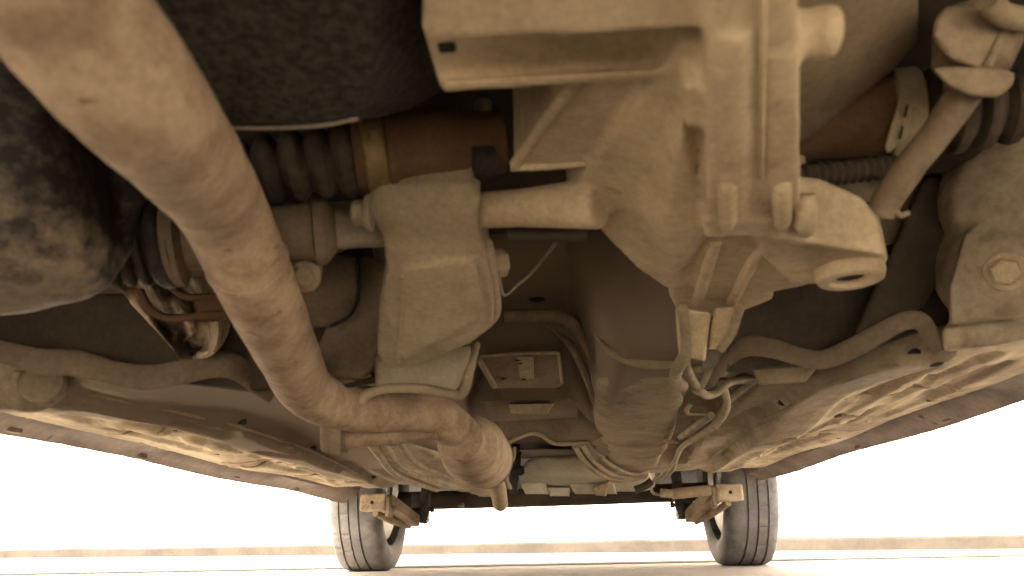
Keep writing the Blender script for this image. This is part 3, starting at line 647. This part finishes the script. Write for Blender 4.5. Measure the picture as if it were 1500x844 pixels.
mb.lathe(P(1500, 292, .585), P(1500, 285, .74), [(0, .03), (.06, .05), (.2, .064), (.5, .07), (1, .072)], 32)
mb.hull([P(x, y, d) for x, y in ((1412, 345), (1440, 322), (1560, 300), (1560, 465), (1392, 480), (1388, 420)) for d in (.605, .74)])
mb.lathe(P(1475, 398, .592), P(1480, 392, .70), [(0, .030), (.05, .036), (.15, .046), (.4, .058), (1, .062)], 32)
mb.hull([P(x, y, d) for x, y in ((1380, 480), (1560, 462), (1560, 490), (1440, 508), (1382, 515)) for d in (.588, .72)])
mr = mb.build('subframe_mount', 'floor', car, voxel=.003, sm=9, disp=(.004, .05))
hexbolt('bolt', P(1474, 398, .593), P(1466, 400, .57)-P(1472, 397, .600), .0115, .012, 'cast', mr, True)
# crumpled heat foil on the left
mb = MB(); vv, ff = [], []; nn = 46
for j in range(nn):
    for i in range(nn):
        u_, v_ = i/(nn-1), j/(nn-1)
        wd = 140*(1-v_)**.5+34; x = 150+v_*105+u_*wd; y = 398+v_*(112+16*math.sin(u_*9))+u_*12*(1-v_)
        fold = math.sin(u_*15-v_*3)*.016+math.sin(u_*31+v_*4)*.006+math.sin(u_*6-v_*8)*.008
        vv.append(P(x, y, .655+fold+v_*.02))
for j in range(nn-1):
    for i in range(nn-1): ff.append([j*nn+i, j*nn+i+1, (j+1)*nn+i+1, (j+1)*nn+i])
fo = mb.add(vv, ff).build('heat_foil', 'foil', car)
sdm = fo.modifiers.new('sheet', 'SOLIDIFY'); sdm.thickness = .0012
MB().tube([P(205, 425, .63), P(222, 455, .63), P(250, 466, .635), P(300, 462, .64), P(350, 458, .65)], .0035, 10, 6).build('rusty_line', 'rust', car)
MB().tube([P(250, 420, .62), P(275, 435, .62), P(330, 432, .63)], .003, 10, 6).build('rusty_line', 'rust', car)
MB().hull([P(x, y, d) for x, y in ((285, 436), (345, 432), (350, 470), (290, 472)) for d in (.65, .70)]).build('line_clip', 'rust', car, bevel=.003)

# ---- tunnel furniture
ts = MB().tube([G(738, 464, .385), G(800, 462, .388), G(834, 470, .384), G(858, 500, .365), G(876, 540, .345), G(893, 585, .325), G(910, 625, .31), G(930, 660, .298)], .0085, 12, 6).build('tunnel_shield', 'subframe', car)
MB().tube([G(800, 478, .40), G(835, 505, .368), G(856, 545, .345), G(872, 590, .325), G(885, 625, .312)], [.001, .006, .006, .006, .006], 10, 6).build('shield_bead', 'subframe', ts)
def plate(pts, th, name, mat='subframe', par=car, bevel=.003):
    return MB().hull([P(*q) for q in pts]+[P(q[0], q[1]+2, q[2]+th) for q in pts]).build(name, mat, par, bevel=bevel)
c1_ = plate([(700, 524, .92), (818, 517, .92), (821, 522, .93), (822, 562, 1.0), (818, 566, 1.0), (724, 567, 1.0)], .03, 'tunnel_brace', 'lip')
MB().tube([P(700, 526, .915), P(708, 538, .935), P(724, 566, .99)], .004, 8, 3).build('brace_rim', 'subframe', c1_)
MB().tube([P(704, 522, .915), P(760, 518, .915), P(817, 517, .915)], .0022, 8, 3).build('brace_rim', 'subframe', c1_)
MB().tube([P(818, 518, .918), P(823, 560, .995)], .0022, 8, 3).build('brace_rim', 'subframe', c1_)
MB().hull([P(x, y, d) for x, y, d in ((757, 522, .912), (782, 522, .912), (782, 556, .975), (762, 557, .975), (760, 535, .945), (782, 535, .945))]+[P(770, 540, .99)]).build('brace_rib', 'subframe', c1_, bevel=.002)
for x, y, d in ((758, 528, .916), (762, 533, .925), (737, 555, .968), (767, 556, .97)):
    MB().hull([P(x+dx, y+dy, d+e_) for dx, dy in ((-5, 0), (0, -1.5), (5, 0), (0, 1.5)) for e_ in (-.002, .004)]).build('slot', 'plug', c1_)
c2_ = plate([(703, 588, 1.16), (750, 586, 1.16), (835, 584, 1.16), (846, 590, 1.18), (846, 610, 1.28), (720, 616, 1.28)], .03, 'tunnel_brace', 'lip')
MB().hull([P(x, y, d) for x, y in ((745, 592), (812, 591), (802, 606), (748, 606)) for d in (1.15, 1.2)]).build('brace_step', 'subframe', c2_, bevel=.003)
ap = [P(x, y, 1.36) for x, y in ((722, 606), (848, 600), (884, 640), (862, 648), (840, 650), (815, 649), (800, 641), (790, 636), (778, 634), (765, 637), (752, 644), (742, 650), (728, 648))]
MB().prism(ap, fw*.012).build('shield_panel', 'lip', car, smooth=False)
ar = MB().tube([P(726, 648, 1.355), P(741, 651, 1.355), P(755, 643, 1.355), P(778, 635, 1.355), P(795, 639, 1.355), P(815, 650, 1.355), P(862, 648, 1.355)], .0042, 10, 6).build('arch_brace', 'bracket', car)
MB().tube([P(748, 715, 1.5), P(740, 692, 1.4), P(752, 672, 1.4), P(754, 655, 1.4)], .0035, 8, 5).build('hanger_wire', 'bracket', car)
# rear edge of the tunnel: three parallel pressed beads
for k, (dx, dy) in enumerate(((0, 0), (10, -3), (26, -8))):
    MB().tube([P(842+dx, 652+dy*.3, 1.55), P(858+dx, 676+dy*.5, 1.7), P(885+dx*.9, 697+dy, 1.85), P(915+dx*.6, 703+dy, 1.95), P(945+dx*.2, 698+dy, 2.0)], .008-.001*k, 10, 6).build('shield_bead', 'subframe', ts)
# floor lobe right of the tunnel
lob = MB().hull([P(x, y, d) for x, y, d in ((868, 560, .98), (905, 545, .84), (985, 545, .84), (1002, 575, .93), (985, 640, 1.4), (960, 685, 1.9), (935, 697, 2.05), (905, 694, 2.0), (880, 660, 1.6), (865, 610, 1.25))]+[P(x, y-40, d) for x, y, d in ((905, 560, 1.1), (985, 560, 1.1), (985, 650, 1.9), (900, 680, 2.1))])
lob.build('tunnel_side', 'subframe', pan, voxel=.0045, sm=40, disp=(.012, .11))
MB().tube([onpan(872, 492)+Vector((0, 0, .003)), onpan(900, 518)+Vector((0, 0, .001)), onpan(935, 529), onpan(975, 531), onpan(1002, 528)+Vector((0, 0, .004))], [.002, .006, .0075, .007, .003], 12, 6).build('toe_bead', 'bracket', pan)
# fuel tank with its folded rim
tk = MB()
tk.hull([P(x, y, d) for x, y, d in ((762, 692, 2.18), (770, 675, 2.12), (785, 668, 2.1), (900, 664, 2.1), (950, 690, 2.12), (950, 720, 2.42), (768, 721, 2.42), (758, 705, 2.3))]+[P(x, y, 2.55) for x, y in ((775, 672), (960, 665), (960, 715), (775, 722))])
tank = tk.build('fuel_tank', 'tank', car, voxel=.01, sm=8)
for x0, x1 in ((762, 800), (834, 900)):
    MB().hull([P(x, y, d) for x, y in ((x0, 708), (x0+6, 706), (x1-6, 706), (x1, 710), (x1+4, 724), (x0+8, 724)) for d in (2.30, 2.5)]).build('tank_rim', 'tank', tank, bevel=.008)
MB().hull([P(x, y, d) for x, y in ((800, 714), (836, 714), (834, 727), (806, 727)) for d in (2.31, 2.5)]).build('tank_rim', 'tank', tank, bevel=.006)
MB().hull([P(x, y, d) for x, y in ((868, 715), (893, 704), (888, 727), (872, 726)) for d in (2.24, 2.4)]).build('tank_strap', 'subframe', tank, bevel=.005)
# black canister and connectors behind the resonator
cn = MB().hull([P(x, y, d) for x, y in ((748, 660), (765, 662), (758, 725), (745, 722)) for d in (1.95, 2.1)]).build('filter_canister', 'black_metal', car, bevel=.01)
for x, y in ((756, 658), (748, 684), (762, 690)):
    MB().lathe(P(x-5, y, 1.93), P(x+6, y-2, 1.93), [(0, .012), (.5, .014), (1, .009)], 12).build('connector', 'plug', cn)
MB().tube([P(930, 718, 1.9), P(945, 712, 1.9), P(955, 704, 1.9)], .010, 10, 4).build('hose_end', 'rubber', car)
# low lobes of the floor between pipe and axle
for pts in (((548, 665, 1.4), (600, 690, 1.8), (650, 715, 2.2), (700, 725, 2.35), (720, 715, 2.2), (660, 670, 1.6), (600, 650, 1.35)),
            ((655, 712, 2.15), (700, 728, 2.4), (735, 728, 2.4), (735, 712, 2.2), (680, 700, 2.0))):
    MB().hull([P(*q) for q in pts]+[P(q[0], q[1]-26, q[2]+.05) for q in pts]).build('floor_lobe', 'floor', pan, voxel=.005, sm=16, disp=(.01, .06))

# ---- brake and fuel lines
def line(name, mat, r, *pts, sub=6): return MB().tube([P(*q) for q in pts], r, 10, sub).build(name, mat, car)
line('fuel_line', 'hose', .0046, (1004, 512, .70), (1006, 538, .74), (1018, 562, .77), (1032, 578, .79), (1048, 576, .82), (1066, 562, .84), (1090, 553, .87), (1115, 551, .92))
line('fuel_line', 'hose', .0046, (1058, 562, .84), (1065, 590, .88), (1060, 608, .95), (1046, 625, 1.05), (1020, 641, 1.18), (998, 656, 1.35), (988, 676, 1.6), (972, 692, 1.85), (958, 704, 2.0), (954, 716, 2.05), (962, 724, 2.08), (1000, 724, 2.1), (1035, 720, 2.1))
line('brake_line', 'dark_hose', .0048, (1030, 565, .82), (1050, 560, .86), (1080, 558, .92), (1108, 556, .98))
line('brake_line', 'hose', .0042, (1110, 554, .95), (1070, 585, 1.0), (1050, 612, 1.1), (1020, 640, 1.28), (995, 660, 1.5), (985, 690, 1.8), (965, 706, 2.0))
line('brake_line', 'hose', .0055, (1042, 608, 1.08), (1020, 624, 1.16), (997, 640, 1.26))
line('brake_line', 'hose', .0045, (1000, 542, .77), (1020, 540, .76), (1045, 536, .76), (1062, 520, .75))
line('brake_line', 'hose', .0045, (1045, 534, .765), (1035, 548, .77), (1028, 562, .775), (1018, 575, .78))
line('breather_hose', 'hose', .0065, (1004, 520, .70), (990, 546, .745), (992, 560, .75), (1000, 566, .76))
line('breather_hose', 'bracket', .005, (1050, 540, .77), (1058, 546, .775), (1066, 536, .77))
line('wiring_loom', 'dark_hose', .007, (1110, 553, .99), (1075, 580, 1.04), (1060, 600, 1.1))
for pts in (((1004, 604), (1036, 606), (1036, 609), (1006, 609)), ((972, 644), (996, 646), (996, 650), (974, 650))):
    MB().hull([P(x, y, d) for x, y in pts for d in (1.05 if pts[0][1] < 620 else 1.3, 1.10 if pts[0][1] < 620 else 1.36)]).build('line_clip', 'subframe', car, bevel=.002)
line('clip_hook', 'subframe', .0035, (1007, 606, 1.05), (1006, 600, 1.05), (1012, 592, 1.05), sub=3)
MB().tube([P(968, 722, 2.06), P(985, 724, 2.06)], .012, 14).build('line_sleeve', 'hose', car)
MB().tube([P(985, 724, 2.08), P(1040, 718, 2.08)], .015, 14).build('line_sleeve', 'subframe', car)
for k, (dx, dy) in enumerate(((0, 0), (14, -5), (34, -13))):
    line('fuel_line', 'hose', .0075-.001*k, (535+dx, 640+dy, 1.15), (556+dx, 666+dy, 1.27), (572+dx, 688+dy, 1.45), (596+dx, 702+dy, 1.62), (640+dx, 717+dy*.6, 1.9))
